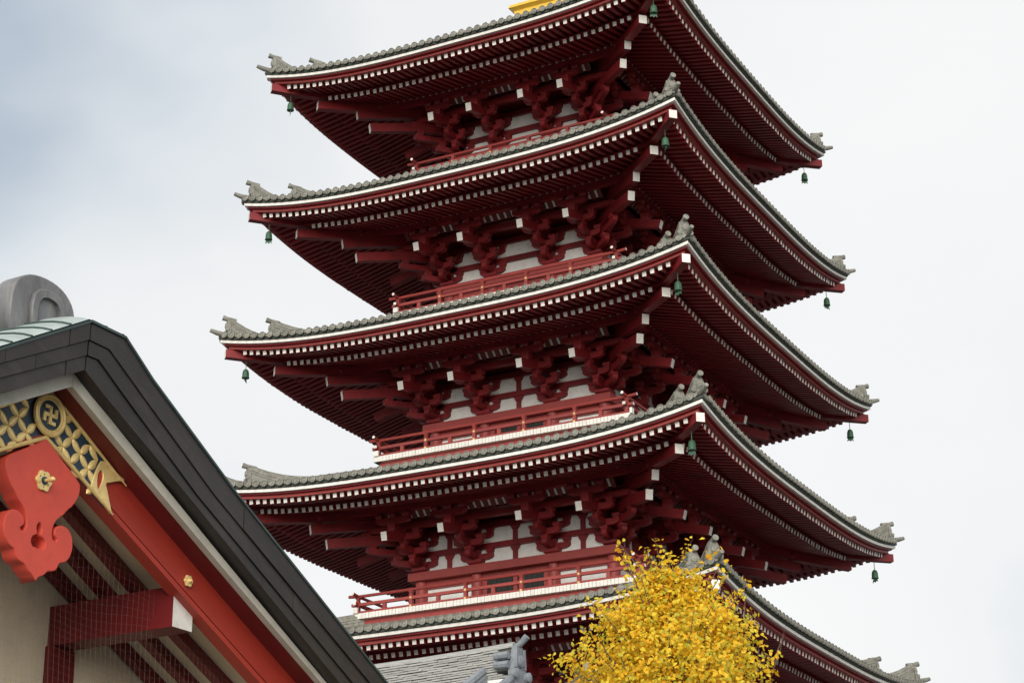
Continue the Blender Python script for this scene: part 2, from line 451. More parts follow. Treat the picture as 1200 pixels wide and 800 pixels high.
    # curved ceiling between purlins: white board with dark red ribs in front
    for sdx in range(4):
        s_ = MB(); a0, a1 = B+PO*.76, B+PO*.94
        za, zb = lv(3)+.16, zp-.06
        s_.poly([(-a0+.6, -a0, za+.1), (a0-.6, -a0, za+.1), (a0-.6, -a1, zb+.1), (-a0+.6, -a1, zb+.1)])
        s_.xf(rotz(sdx)); cl = s_.build('cove_board', [PLASTER], wall)
        s_ = MB(); n2 = int((a0-.5)/.25)
        for i in range(-n2, n2+1):
            s_.bar((i*.25, -a1, zb+.07), (i*.25, -a0, za+.07), .15, .05)
        s_.xf(rotz(sdx)); s_.build('cove_ribs', [VERMD], wall, stuff=True)
    # ceiling closing the wall side
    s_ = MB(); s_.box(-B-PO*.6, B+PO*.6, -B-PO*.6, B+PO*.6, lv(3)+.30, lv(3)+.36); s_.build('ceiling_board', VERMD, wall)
    # columns
    if k > 1:
        cm = MB(); cm.tube([(0, 0, zdeck+.02), (0, 0, zl0-.002)], .2, 14); cme = cm.mesh('column', REDB, True)
        seen = set()
        for sdx in range(4):
            for x in cols:
                p = rotz(sdx) @ Vector((x, -B, 0)); key = (round(p.x, 2), round(p.y, 2))
                if key in seen: continue
                seen.add(key); o = link('column', cme, wall); o.location = (p.x, p.y, 0)
    for sdx in range(4):
        Rz = rotz(sdx)
        def put(mb_, name, mt, smooth=False):
            mb_.xf(Rz); return mb_.build(name, mt, wall, smooth)
        yw = -B
        for bi in range(3):
            x0, x1 = cols[bi], cols[bi+1]; xm = (x0+x1)/2
            for zz0, zz1 in ((zl1+.002, lv(1)-.002), (lv(1)+.172, lv(3)-.002)):
                s_ = MB(); s_.box(x0+.02, x1-.02, yw+.03, yw+.10, zz0, zz1); put(s_, 'plaster_panel', PLASTER)
                if k == 2 or (k == 3 and bi == 1):
                    s_ = MB(); wd = .09
                    s_.box(xm-wd*.8, xm+wd*.8, yw-.05, yw+.028, zz0, zz1)
                    s_.hexa([(xm-wd*.9, yw-.07, zz1-.16), (xm+wd*.9, yw-.07, zz1-.16), (xm+wd*.9, yw+.02, zz1-.16), (xm-wd*.9, yw+.02, zz1-.16),
                             (xm-wd*1.9, yw-.07, zz1-.01), (xm+wd*1.9, yw-.07, zz1-.01), (xm+wd*1.9, yw+.02, zz1-.01), (xm-wd*1.9, yw+.02, zz1-.01)])
                    put(s_, 'strut', RED)
            if k > 1:
                zt = zl0-.004
                if bi != 1:
                    s_ = MB(); s_.box(x0+.16, x1-.16, yw-.06, yw+.05, zt-.24, zt); put(s_, 'nageshi_beam', REDB)
                    s_ = MB(); s_.box(x0+.15, x1-.15, yw+.03, yw+.08, zdeck+.1, zt-.242); put(s_, 'plaster_panel', PLASTER)
                    s_ = MB(); s_.box(x0+.16, x1-.16, yw-.05, yw+.06, zdeck+.003, zdeck+.12); put(s_, 'sill_beam', REDB)
                else:
                    s_ = MB(); s_.box(x0+.16, x1-.16, yw-.05, yw+.05, zt-.13, zt); put(s_, 'door_head', REDB)
                    s_ = MB(); s_.box(x0+.16, x1-.16, yw-.05, yw+.06, zdeck+.003, zdeck+.10); put(s_, 'sill_beam', REDB)
                    for xa, xb in ((x0+.16, x0+.34), (x1-.34, x1-.16), (xm-.07, xm+.07)):
                        s_ = MB(); s_.box(xa, xb, yw-.04, yw+.06, zdeck+.102, zt-.132); put(s_, 'door_jamb', REDB)
                    for xa, xb in ((x0+.342, xm-.072), (xm+.072, x1-.342)):
                        s_ = MB(); s_.box(xa, xb, yw+.05, yw+.09, zdeck+.102, zt-.132)
                        for q in range(5):
                            xx = xa+(xb-xa)*(q+.5)/5; s_.box(xx-.02, xx+.02, yw+.03, yw+.049, zdeck+.104, zt-.134)
                        put(s_, 'door_lattice', DARK)
        # bracket sets standing on the lintel above the columns
        def bset(x, corner=False):
            s_ = MB(); bs = B/3.29
            a, b_, y = .25, .17, yw
            s_.hexa([(x-b_, y-b_, zl1+.001), (x+b_, y-b_, zl1+.001), (x+b_, y+b_, zl1+.001), (x-b_, y+b_, zl1+.001), (x-a, y-a, zl1+.09), (x+a, y-a, zl1+.09), (x+a, y+a, zl1+.09), (x-a, y+a, zl1+.09)])
            s_.box(x-a, x+a, y-a, y+a, zl1+.091, zl1+.19)
            s1, s2, s3 = PO*.31, PO*.63, PO
            arm(s_, x, B, lv(0), 1.12*bs)
            for d in (-.46, 0, .46): masu(s_, x+d*bs, B, lv(0)+.191)
            arm(s_, x, B-.3, lv(0)+.001, s1+.42, along=False); masu(s_, x, B+s1, lv(0)+.191)
            arm(s_, x, B+s1, lv(1)+.003, 1.0*bs)
            arm(s_, x, B, lv(2)+.004, 1.12*bs)
            masu(s_, x, B, lv(1)+.175, s=.3, h=.15)
            for d in (-.4, .4): masu(s_, x+d*bs, B+s1, lv(1)+.191)
            for d in (-.46, 0, .46): masu(s_, x+d*bs, B, lv(2)+.195)
            arm(s_, x, B-.3, lv(1)+.002, s2+.42, along=False); masu(s_, x, B+s2, lv(1)+.191)
            arm(s_, x, B+s2, lv(2)+.003, 1.15*bs)
            for d in (-.46, 0, .46): masu(s_, x+d*bs, B+s2, lv(2)+.191)
            arm(s_, x, B-.3, lv(2)+.002, s2+.30, along=False)
            z3 = zp-.2-.14-.19
            arm(s_, x, B+s3, z3, 1.2*bs)
            for d in (-.48, 0, .48): masu(s_, x+d*bs, B+s3, z3+.191, h=.135)
            put(s_, 'bracket_set', RED)
            # tail rafter with white end
            zt_ = H-1.49; T = B+2.34*fo
            s_ = MB(); s_.bar((x, -T, zt_), (x, -(B-.2), zt_+.26*(T-B+.2)), .2, .27, 0, 1); put(s_, 'tail_rafter', [RED, WHITE])
            s_ = MB(); masu(s_, x, B+s3, zt_+.2, s=.26, h=z3-zt_-.2 if z3-zt_ > .24 else .04); put(s_, 'tail_block', RED)
        for x in cols: bset(x, abs(x) > B*.9)
        # diagonal set on the corner column
        s_ = MB(); D = Matrix.Translation((B, -B, 0)) @ Matrix.Rotation(PI/4, 4, 'Z')
        r2_ = math.sqrt(2)
        s1, s2, s3 = PO*.31*r2_, PO*.63*r2_, PO*r2_
        arm(s_, 0, 0, lv(0)+.005, s1+.2, along=False); masu(s_, 0, s1, lv(0)+.195)
        arm(s_, 0, 0, lv(1)+.005, s2+.2, along=False); masu(s_, 0, s2, lv(1)+.195)
        arm(s_, 0, 0, lv(2)+.005, s2+.45, along=False); masu(s_, 0, s2+.2, lv(2)+.195)
        s_.xf(D); put(s_, 'bracket_set', RED)
        for (d, z, sl_) in ((W-2.93*(W/8.39), H-1.425, .16), (W-2.56*(W/8.39), H-.995, .16)):
            s_ = MB(); s_.bar((d, -d, z), (B-.1, -B+.1, z+sl_*(d-B)*1.41), .22, .30, 0, 1); put(s_, 'tail_rafter', [RED, WHITE])
        s_ = MB(); dd = W-2.75; s_.tube([(dd, -dd, H-.78), (dd, -dd, H-.62)], [.1, .17], 8); s_.box(dd-.14, dd+.14, -dd-.14, -dd+.14, H-.62, H-.35); put(s_, 'bracket_block', RED)
    # --- balcony
    if k > 1:
        s_ = MB(); s_.box(-Q+.16, Q-.16, -Q+.16, Q-.16, zdeck-1.35, zdeck-.172)
        bal = s_.build('balcony', REDB, pag)
        for sdx in range(4):
            Rz = rotz(sdx)
            def putb(mb_, name, mt, smooth=False, stuff=False):
                mb_.xf(Rz); return mb_.build(name, mt, bal, smooth, stuff)
            s_ = MB(); n3 = int(2*Q/.118); pw = 2*Q/n3
            for i in range(n3):
                x0 = -Q+i*pw
                j = random.uniform(-.006, .006)
                inn = max(B+.21, abs(x0+pw/2)+.0)
                s_.box(x0+.006, x0+pw-.006, -Q+j, -inn if abs(x0+pw/2) < Q-.3 else -Q+.3, zdeck-.17, zdeck)
            putb(s_, 'deck_planks', WHITE, stuff=True)
            R0 = Q-.13
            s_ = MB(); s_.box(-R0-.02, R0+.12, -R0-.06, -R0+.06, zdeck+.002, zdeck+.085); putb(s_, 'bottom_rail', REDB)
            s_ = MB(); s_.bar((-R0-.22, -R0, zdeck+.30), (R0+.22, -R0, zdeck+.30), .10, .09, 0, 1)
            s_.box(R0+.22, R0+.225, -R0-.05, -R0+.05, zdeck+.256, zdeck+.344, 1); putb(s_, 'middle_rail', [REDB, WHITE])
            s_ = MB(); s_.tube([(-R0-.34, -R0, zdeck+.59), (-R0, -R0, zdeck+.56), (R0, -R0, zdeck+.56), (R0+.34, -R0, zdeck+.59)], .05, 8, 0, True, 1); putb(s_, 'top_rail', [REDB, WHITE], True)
            for i in range(6):
                x = -R0+2*R0*i/5
                s_ = MB(); r_ = [(.055, .087), (.055, .40), (.04, .43), (.075, .515)]
                s_.grid([[(x-q_, -R0-q_, zdeck+zz), (x+q_, -R0-q_, zdeck+zz), (x+q_, -R0+q_, zdeck+zz), (x-q_, -R0+q_, zdeck+zz), (x-q_, -R0-q_, zdeck+zz)] for q_, zz in r_])
                if 0 < i: putb(s_, 'rail_post', REDB)
                if 0 < i < 5:
                    for zz in (.045, .30):
                        s_ = MB(); s_.lathe((x, -R0-.05 if zz > .1 else -R0-.06, zdeck+zz), (0, -1, 0), [(.042, 0), (.042, .012), (.02, .03)], 8); putb(s_, 'gold_fitting', GOLD)
                if i < 5:
                    x = x+R0/5
                    s_ = MB(); s_.box(x-.06, x+.06, -R0-.04, -R0+.04, zdeck+.087, zdeck+.253); putb(s_, 'rail_strut', REDB)
            # white blocks where the corner rails end
            s_ = MB(); s_.box(R0+.121, R0+.19, -R0-.085, -R0+.085, zdeck+.004, zdeck+.17); putb(s_, 'corner_block', WHITE)
    return roof
for k in (1, 2, 3, 4, 5): storey(k)

# base of the pagoda below the picture, and the gilt finial foot above the top roof
mb = MB(); mb.box(-9.6, 9.6, -9.6, 9.6, 0, 4.9); mb.box(-9.9, 9.9, -9.9, 9.9, 4.901, 5.19)
mb.build('base_building', STONE, pag)
mb = MB()
b1 = 1.17
def sq(mb_, h0, h1, z0, z1): mb_.hexa([(-h0,-h0,z0),(h0,-h0,z0),(h0,h0,z0),(-h0,h0,z0),(-h1,-h1,z1),(h1,-h1,z1),(h1,h1,z1),(-h1,h1,z1)])
sq(mb, b1-.1, b1-.1, 36.0, 38.62); sq(mb, b1-.1, b1+.04, 38.621, 38.70); sq(mb, b1+.06, b1+.02, 38.701, 38.83); sq(mb, b1-.25, b1-.3, 38.831, 38.95)
for x in (-.6, 0, .6):
    mb.box(x-.04, x+.04, -b1+.065, -b1+.099, 36.5, 38.6); mb.box(b1-.099, b1-.065, x-.04, x+.04, 36.5, 38.6)
fin = mb.build('finial_foot', GOLDP, pag)
mb = MB(); mb.lathe((0, 0, 38.95), (0, 0, 1), [(.8, 0), (.78, .4), (.6, .7), (.35, .9), (.5, 1.1), (.2, 1.3), (.18, 12), (.05, 14)], 16); mb.build('mast', GOLDP, fin, True)
for i in range(9):
    mb = MB(); mb.lathe((0, 0, 41+i*.95), (0, 0, 1), [(.8-.04*i, 0), (.85-.04*i, .08), (.8-.04*i, .16)], 16); mb.build('mast_ring', GOLDP, fin, True)

# ------------------------------------------------------------------ wind bells under the roof corners
bm_ = MB()
bm_.lathe((0, 0, 0), (0, 0, -1), [(.02, -.02), (.05, -.01), (.085, .03), (.105, .1), (.11, .22), (.125, .28)], 12)
bme = bm_.mesh('bell_body', BRONZE, True)
lp_ = MB(); lp_.tube([(0, 0, .28), (0, 0, .0)], .012, 6); lme = lp_.mesh('bell_hook', BRONZE)
vn = MB(); vn.tube([(0, 0, -.2), (0, 0, -.33)], .01, 6)
vn.ext([(-.09, .006, -.31), (-.12, .006, -.40), (-.04, .006, -.37), (0, .006, -.42), (.05, .006, -.37), (.11, .006, -.43), (.09, .006, -.31)], (0, -.012, 0))
vme = vn.mesh('wind_vane', BRONZE)
cn = {0: 'near right', 1: 'right', 3: 'left'}
txt = {0: 'at the near corner of the %s roof', 1: 'below the far right tip of the %s roof', 3: 'below the far left tip of the %s roof'}
for k in (1, 2, 3, 4, 5):
    for q in (0, 1, 3):
        if k == 1 and q != 0: continue
        d = WK(k)-.60; z = HK[k]-.87
        p = rotz(q) @ Vector((d, -d, z))
        b = empty('wind_bell', p); b.rotation_euler = (0, 0, random.uniform(0, 3))
        tag(b, 'small green bronze wind bell hanging ' + txt[q] % Lroof_names[k], 'bell', 'wind bells under the pagoda roof corners')
        for nm, me in (('bell_body', bme), ('bell_hook', lme), ('wind_vane', vme)): link(nm, me, b)

# ------------------------------------------------------------------ the temple gate in the foreground: a gable end seen from below
PHI = R(3)
GO = Vector((18.691, -45.773, 0))
GH = Vector((math.sin(PHI), math.cos(PHI), 0)); GN = Vector((GH.y, -GH.x, 0))
def G(s_, z, dx): return GO+GH*s_+GN*dx+Vector((0, 0, z))
gate = empty('temple_gate', (0, 0, 0))
tag(gate, 'vermilion temple gate gable with black copper verge and gilded lattice frieze', 'gate')
def gprism(name, pts, d0, d1, mt, parent=gate, smooth=False, sidem=None):
    # polygon in (s, z) extruded between two depths along the ridge direction
    m_ = MB(); m_.ext([G(a, b, d0) for a, b in pts], GN*(d1-d0), 0, None if sidem is None else 1)
    return m_.build(name, mt if sidem is None else [mt, sidem], parent, smooth)
def line(poly):
    def f(x):
        for (a, za), (b, zb) in zip(poly[:-1], poly[1:]):
            if (a <= x <= b): return za+(zb-za)*(x-a)/(b-a)
        return poly[0][1] if x < poly[0][0] else poly[-1][1]
    return f
SE = 5.2
RL = [[(0, 7.232), (.38, 7.228), (.717, 6.992), (1.775, 6.375), (3.936, 5.243), (SE, 4.66)],
      [(0, 7.098), (.221, 7.094), (.596, 6.865), (1.525, 6.305), (3.717, 5.2), (SE, 4.54)],
      [(0, 6.979), (.127, 6.983), (.407, 6.807), (1.34, 6.25), (3.479, 5.163), (SE, 4.37)],
      [(0, 6.864), (.208, 6.745), (1.269, 6.205), (3.307, 5.132), (SE, 4.24)]]
LL = [[(0, 7.232), (.885, 6.72), (2.2, 6.02), (SE, 4.66)],
      [(0, 7.098), (.874, 6.629), (2.2, 5.95), (SE, 4.54)],
      [(0, 6.979), (.862, 6.526), (2.2, 5.85), (SE, 4.37)],
      [(0, 6.864), (.849, 6.414), (2.2, 5.72), (SE, 4.24)]]
def band_piece(up_, lo_, a, b, sg):
    xs = sorted({a, b} | {p[0] for p in up_+lo_ if a < p[0] < b})
    fu, fl = line(up_), line(lo_)
    return [(sg*x, fu(x)) for x in xs]+[(sg*x, fl(x)) for x in reversed(xs)]
gap = .006
def lower(poly, d): return [(a, z-d) for a, z in poly]
for sg, LN in ((1, RL), (-1, LL)):
    for i in range(3):
        cuts = [.004]
        if sg < 0:
            c_ = (.21, .52, .20)[i]
            while c_ < SE: cuts.append(c_); c_ += .62+.05*i
        else:
            cuts += [(1.9, 2.6, 2.2)[i], 4.1]
        cuts.append(SE)
        for a, b in zip(cuts[:-1], cuts[1:]):
            up_, lo_ = (lower(LN[i], gap) if i else LN[i]), LN[i+1]
            gprism('verge_board', band_piece(up_, lo_, a+.003, b-.003, sg), -.46, -.014*i+random.uniform(-.003, .003), COPB)
        # dark joint behind the boards
    gprism('verge_core', band_piece(lower(LN[0], .02), lower(LN[3], -.02), .002, SE, sg), -.47, -.05, COPE)
# thin copper edge along the top of the verge
for sg, LN in ((1, RL), (-1, LL)):
    up_ = [(a, z+.022) for a, z in LN[0]]
    gprism('verge_edge', band_piece(up_, lower(LN[0], -.001), .001, SE, sg), -.5, .012, COPE)
# board lines below the verge
zWo = lambda x: 6.868-.55*x+.02*x*x*.35
zWi = lambda x: 6.757-.53*x+.0065*x*x
zT = lambda x: 6.800-.575*x+.018*x*x
zB = lambda x: 6.385-.50*x+.002*x*x
def strip_pts(fu, fl, a, b, sg, n=14):
    xs = [a+(b-a)*i/n for i in range(n+1)]
    return [(sg*x, fu(x)) for x in xs]+[(sg*x, fl(x)) for x in reversed(xs)]
for sg in (1, -1):
    gprism('pale_verge_board', strip_pts(zWo, zWi, .0015, SE-.1, sg), -.20, -.14, STRIP)
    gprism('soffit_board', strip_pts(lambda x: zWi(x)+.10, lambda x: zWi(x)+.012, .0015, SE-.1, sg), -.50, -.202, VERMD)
    gprism('bargeboard', strip_pts(lambda x: zT(x)+.03, lambda x: zB(x)+.072, .0015, SE-.2, sg), -.48, -.385, VERM)
    gprism('bargeboard_moulding', strip_pts(lambda x: zB(x)+.048, zB, .0015, SE-.2, sg), -.49, -.372, VERM)
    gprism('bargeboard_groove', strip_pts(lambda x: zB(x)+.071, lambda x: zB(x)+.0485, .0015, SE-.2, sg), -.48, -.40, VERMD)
# gilded lattice frieze
fz_top = lambda x: 6.792-.578*abs(x)
fz_bot = lambda x: 6.384-.492*abs(x)
FE = .70
for sg in (1, -1):
    gprism('navy_panel', [(sg*.001, fz_top(0)), (sg*FE, fz_top(FE)), (sg*(FE-.02), fz_bot(FE)), (sg*.001, fz_bot(0))], -.383, -.376, NAVY)
    for fn, off, wd in ((fz_top, -.016, .030), (fz_bot, .016, .034)):
        m_ = MB(); e1 = .90 if fn is fz_top else .77
        m_.tube([G(0, fn(0)+off, -.362), G(sg*e1*.5, fn(e1*.5)+off, -.362), G(sg*e1, fn(e1)+off*.2, -.362)], [wd*.5, wd*.5, wd*.2], 8)
        m_.build('gold_rail', GOLD, gate, True)
def petal(cx, cz, ang_, L=.066, w=.032):
    m_ = MB(); ca, sa = math.cos(ang_), math.sin(ang_)
    base, ridge = [], []
    N = 6
    up_, dn = [], []
    for i in range(N+1):
        t = -1+2*i/N; ww = w*(1-t*t)**.75
        up_.append((t*L, ww)); dn.append((t*L, -ww))
    tr = lambda p, d: G(cx+p[0]*ca-p[1]*sa, cz+p[0]*sa+p[1]*ca, d)
    mid = [((p[0]), 0) for p in up_]
    m_.grid([[tr(p, -.376) for p in up_], [tr((p[0], p[1]*.55), -.366) for p in up_], [tr(p, -.364) for p in mid], [tr((p[0], p[1]*.55), -.366) for p in dn], [tr(p, -.376) for p in dn]])
    return m_.build('gold_petal', GOLD, gate, True)
SP = .0955
for i in range(-16, 17):
    for j in range(-16, 17):
        if (i+j) % 2: continue
        x0, z0 = i*SP, 6.575+j*SP
        for dx_, dz_, an in ((1, 1, PI/4), (1, -1, -PI/4)):
            cx, cz = x0+dx_*SP/2, z0+dz_*SP/2
            if abs(cx) > .62: continue
            if not (fz_bot(cx)+.015 < cz < fz_top(cx)-.02): continue
            if math.hypot(cx-.01, cz-6.575) < .17: continue
            petal(cx, cz, an)
def fill2d(name, outlines, d0, thick, mt, parent=gate, bevel=.004):
    cu = bpy.data.curves.new(name, 'CURVE'); cu.dimensions = '2D'; cu.fill_mode = 'BOTH'; cu.extrude = thick/2; cu.bevel_depth = bevel; cu.bevel_resolution = 1
    for ol in outlines:
        sp = cu.splines.new('POLY'); sp.points.add(len(ol)-1); sp.use_cyclic_u = True
        for p, q in zip(sp.points, ol): p.co = (q[0], q[1], 0, 1)
    tmp = bpy.data.objects.new('tmp', cu); C.objects.link(tmp)
    dg_ = bpy.context.evaluated_depsgraph_get()
    me = bpy.data.meshes.new_from_object(tmp.evaluated_get(dg_))
    bpy.data.objects.remove(tmp); bpy.data.curves.remove(cu)
    me.materials.clear(); me.materials.append(mt); me.name = name
    Mx = Matrix(((GH.x, 0, GN.x, 0), (GH.y, 0, GN.y, 0), (0, 1, 0, 0), (0, 0, 0, 1)))
    Mx.translation = GO+GN*(d0-thick/2)
    me.transform(Mx); me.update()
    return link(name, me, parent)
def smoothpoly(pts, it=2):
    for _ in range(it):
        q = []
        for a, b in zip(pts, pts[1:]+pts[:1]):
            q += [(a[0]*.75+b[0]*.25, a[1]*.75+b[1]*.25), (a[0]*.25+b[0]*.75, a[1]*.25+b[1]*.75)]
        pts = q
    return pts
# cloud-shaped gold end plates of the frieze
for sg in (1, -1):
    ep = [(.50, fz_bot(.5)+.01), (.60, 6.10), (.70, 6.045), (.765, 6.005), (.735, 6.075), (.70, 6.16), (.665, 6.235), (.73, 6.255), (.80, 6.285), (.895, 6.305), (.80, 6.335), (.70, 6.372), (.62, 6.40), (.585, 6.345), (.56, 6.29), (.53, 6.22), (.52, 6.15)]
    hole = smoothpoly([(.575, 6.19), (.60, 6.145), (.625, 6.20), (.645, 6.25), (.64, 6.31), (.605, 6.325), (.575, 6.28)], 2)
    fill2d('gold_end_plate', [[(sg*a, b) for a, b in smoothpoly(ep, 1)], [(sg*a, b) for a, b in hole]], -.366, .012, GOLD)
    fill2d('red_inlay', [[(sg*a, b) for a, b in hole]], -.374, .004, VERM, bevel=.0)
# round medallion with its emblem
MC = (.012, 6.575)
m_ = MB(); m_.lathe(G(MC[0], MC[1], -.376), GN, [(.145, 0), (.145, .02)], 32); m_.build('medallion_disc', NAVY, gate, True)
m_ = MB()
for rr, rt in ((.148, .020), (.122, .009)):
    pts = [G(MC[0]+rr*math.cos(2*PI*i/32), MC[1]+rr*math.sin(2*PI*i/32), -.35) for i in range(33)]
    m_.tube(pts, rt, 8, caps=False, upv=GN)
m_.build('medallion_ring', GOLD, gate, True)
m_ = MB()
def bar2(a, b, w=.027):
    m_.bar(G(MC[0]+a[0], MC[1]+a[1], -.350), G(MC[0]+b[0], MC[1]+b[1], -.350), w, .02, upv=GN)
q = .070
bar2((0, -q), (0, q)); bar2((-q, 0.0), (q, 0.0))
bar2((0, q-.011), (-q*.8, q-.011)); bar2((0, -q+.011), (q*.8, -q+.011)); bar2((q-.011, 0), (q-.011, q*.8)); bar2((-q+.011, 0), (-q+.011, -q*.8))
m_.build('medallion_emblem', GOLD, gate)
# carved pendant below the gable apex
hp = [(.174, 6.264), (.372, 6.150), (.385, 6.10), (.371, 6.040), (.326, 5.963), (.258, 5.906), (.235, 5.87), (.202, 5.850), (.146, 5.795), (.122, 5.72), (.130, 5.665), (.160, 5.638), (.194, 5.648), (.196, 5.678), (.168, 5.690), (.158, 5.72), (.184, 5.762), (.253, 5.785), (.320, 5.750), (.350, 5.68), (.345, 5.603), (.307, 5.537), (.26, 5.515), (.221, 5.505), (.205, 5.45), (.16, 5.428), (.115, 5.425), (.085, 5.385), (.032, 5.36)]
def cham(pts):
    out = [pts[0]]
    for a, b in zip(pts[:-1], pts[1:]):
        out += [(a[0]*.7+b[0]*.3, a[1]*.7+b[1]*.3), (a[0]*.3+b[0]*.7, a[1]*.3+b[1]*.7)]
    return out+[pts[-1]]
hp = cham(hp)
full = [(0, 6.375)]+hp+[(0, 5.325)]+[(-a, b) for a, b in reversed(hp)]
key = smoothpoly([(0, 5.765), (.036, 5.725), (.03, 5.68), (.02, 5.662), (.07, 5.64), (.085, 5.59), (.055, 5.55), (.02, 5.558), (0, 5.54), (-.02, 5.558), (-.055, 5.55), (-.085, 5.59), (-.07, 5.64), (-.02, 5.662), (-.03, 5.68), (-.036, 5.725)], 2)
fill2d('carved_pendant', [[(a-.012, b) for a, b in full], [(a-.012, b) for a, b in key]], -.345, .125, VERMP, bevel=.006)
def rosette(s0, z0, d0, r_, knob, parent=gate):
    ol = []
    for i in range(48):
        t = 2*PI*i/48; rr = r_*(1+.09*math.cos(6*t)); ol.append((s0+rr*math.cos(t), z0+rr*math.sin(t)))
    holes = []
    for i in range(6):
        t = 2*PI*(i+.5)/6; holes.append([(s0+r_*.66*math.cos(t)+r_*.15*math.cos(a), z0+r_*.66*math.sin(t)+r_*.15*math.sin(a)) for a in [2*PI*j/8 for j in range(8)]])
    ro = fill2d('gold_rosette', [ol]+holes, d0+.014, .012, GOLD, parent)
    m2 = MB(); m2.lathe(G(s0, z0, d0+.014), GN, [(r_*.45, 0), (r_*.42, .012), (r_*.2, .016)], 12); m2.build('boss_plate', NAVY if knob else GOLD, ro, True)
    m2 = MB(); L_ = .085 if knob else .02
    m2.lathe(G(s0, z0, d0+.016), GN, [(r_*.2, 0), (r_*.2, L_*.6), (r_*.28, L_*.62), (r_*.28, L_), (r_*.15, L_+.012)], 12); m2.build('boss_knob', GOLD, ro, True)
    m2 = MB(); m2.lathe(G(s0, z0, d0-.001), GN, [(r_*.9, 0), (r_*.9, .004)], 20); m2.build('rosette_back', NAVY, ro)
rosette(-.02, 6.058, -.339, .072, True)
rosette(1.702, 5.700, -.379, .042, False)
rosette(3.05, 5.06, -.379, .042, False)
# purlins with white ends, rafters, deck, wall
for sg in (1, -1):
    m_ = MB(); a0, a1, z0, z1 = 1.63*sg, 1.87*sg, 5.335, 5.66
    m_.hexa([G(a0, z0, -.45), G(a1, z0, -.45), G(a1, z0, -1.9), G(a0, z0, -1.9), G(a0, z1, -.45), G(a1, z1, -.45), G(a1, z1, -1.9), G(a0, z1, -1.9)], 0, 1)
    m_.build('purlin', [VERM_SHADE, WHITE], gate)
    for d in (-1.03, -1.35, -1.67):
        f_ = lambda x: 6.69-.575*x+.018*x*x
        gprism('soffit_rafter', strip_pts(lambda x: f_(x)+.12, lambda x: f_(x)+.02, .02, SE-.4, sg), d-.05, d+.05, VERM_SHADE)
    gprism('soffit_plaster', strip_pts(lambda x: f_(x)+.16, lambda x: f_(x)+.121, .0015, SE-.3, sg), -1.80, -.49, CREAM)
gprism('gable_wall', [(-4.2, .0), (4.2, .0), (4.2, 4.50), (0, 6.80), (-4.2, 4.50)], -1.85, -1.75, CREAM)
gprism('gable_wall', [(-4.2, .0), (4.2, .0), (4.2, 4.50), (0, 6.80), (-4.2, 4.50)], -7.6, -7.5, CREAM)
for s0 in (-4.1, -1.75, 0, 1.75, 4.1):
    gprism('wall_post', [(s0-.14, 0), (s0+.14, 0), (s0+.14, 6.5-.52*abs(s0) if abs(s0) != 1.75 else 5.33), (s0-.14, 6.5-.52*abs(s0) if abs(s0) != 1.75 else 5.33)], -1.751, -1.68, VERM_SHADE)
gprism('tie_beam', [(-4.2, 4.1), (4.2, 4.1), (4.2, 4.4), (-4.2, 4.4)], -1.749, -1.64, VERM_SHADE)
# roof surface: pale green copper, rolled down towards the verge, with seams along the courses
def roll(d): return .13*(1-math.exp(min(0, (d+.0))/.28))
dxs = [-.02, -.1, -.2, -.32, -.48, -.7, -1.1, -3, -7.9]
for sg, LN in ((1, RL), (-1, LL)):
    fl_ = line(LN[0]); xs = [0.0]+[.19*i for i in range(1, 28)]
    m_ = MB(); m_.grid([[G(sg*x, fl_(x)+.024+roll(d), d) for x in xs] for d in dxs], 0, sg < 0)
    m_.grid([[G(sg*x, fl_(x)-.30, d) for x in xs] for d in (-.47, -7.9)], 0)
    m_.build('copper_roof', COPG, gate, True)
    for i in range(1, 28):
        x = .19*i
        if x > SE: break
        m_ = MB(); m_.tube([G(sg*x, fl_(x)+.026+roll(d), d) for d in dxs[:-1]], .011, 6); m_.build('copper_seam', COPE, gate)
# ridge end block and ridge behind it
orn = [(-.30, 7.20), (.30, 7.20), (.30, 7.47), (.285, 7.56), (.24, 7.63), (.16, 7.685), (.06, 7.71), (-.06, 7.71), (-.16, 7.685), (-.24, 7.63), (-.285, 7.56), (-.30, 7.47)]
orn = [(a*1.1-.01, b-.03) for a, b in orn]
orn = [orn[0], orn[1]]+[((a[0]*(1-t)+b[0]*t), (a[1]*(1-t)+b[1]*t)) for a, b in zip(orn[2:], orn[3:]+[orn[-1]]) for t in (0, .5)]
orn = orn[:2]+[tuple((orn[max(2, i-1)][k_]+2*orn[i][k_]+orn[min(len(orn)-1, i+1)][k_])/4 for k_ in (0, 1)) for i in range(2, len(orn))]
ob = fill2d('ridge_end_block', [orn], -.49, .17, GREYCU, bevel=.012)
arch = [(-.17, 7.24), (.17, 7.24), (.17, 7.44), (.155, 7.51), (.11, 7.56), (.04, 7.58), (-.04, 7.58), (-.11, 7.56), (-.155, 7.51), (-.17, 7.44)]
arch2 = [(a*.72, 7.24+(b-7.24)*.84) for a, b in arch]
fill2d('arch_moulding', [[(a+.02, b) for a, b in arch], [(a+.02, b) for a, b in arch2]], -.455, .03, GREYCU, ob, .010)
m_ = MB()
for i in range(6):
    z0 = 7.22+i*.05; w_ = .23-.02*(i % 2)-.008*i
    m_.ext([G(-w_+.02, z0, -.72), G(w_+.02, z0, -.72), G(w_+.02, z0+.046, -.72), G(-w_+.02, z0+.046, -.72)], GN*-7.1)
m_.build('ridge_course', GREYCU, gate)
m_ = MB(); m_.tube([G(.02, 7.53, -.70), G(.02, 7.53, -7.8)], .085, 12); m_.build('ridge_cap', GREYCU, gate, True)
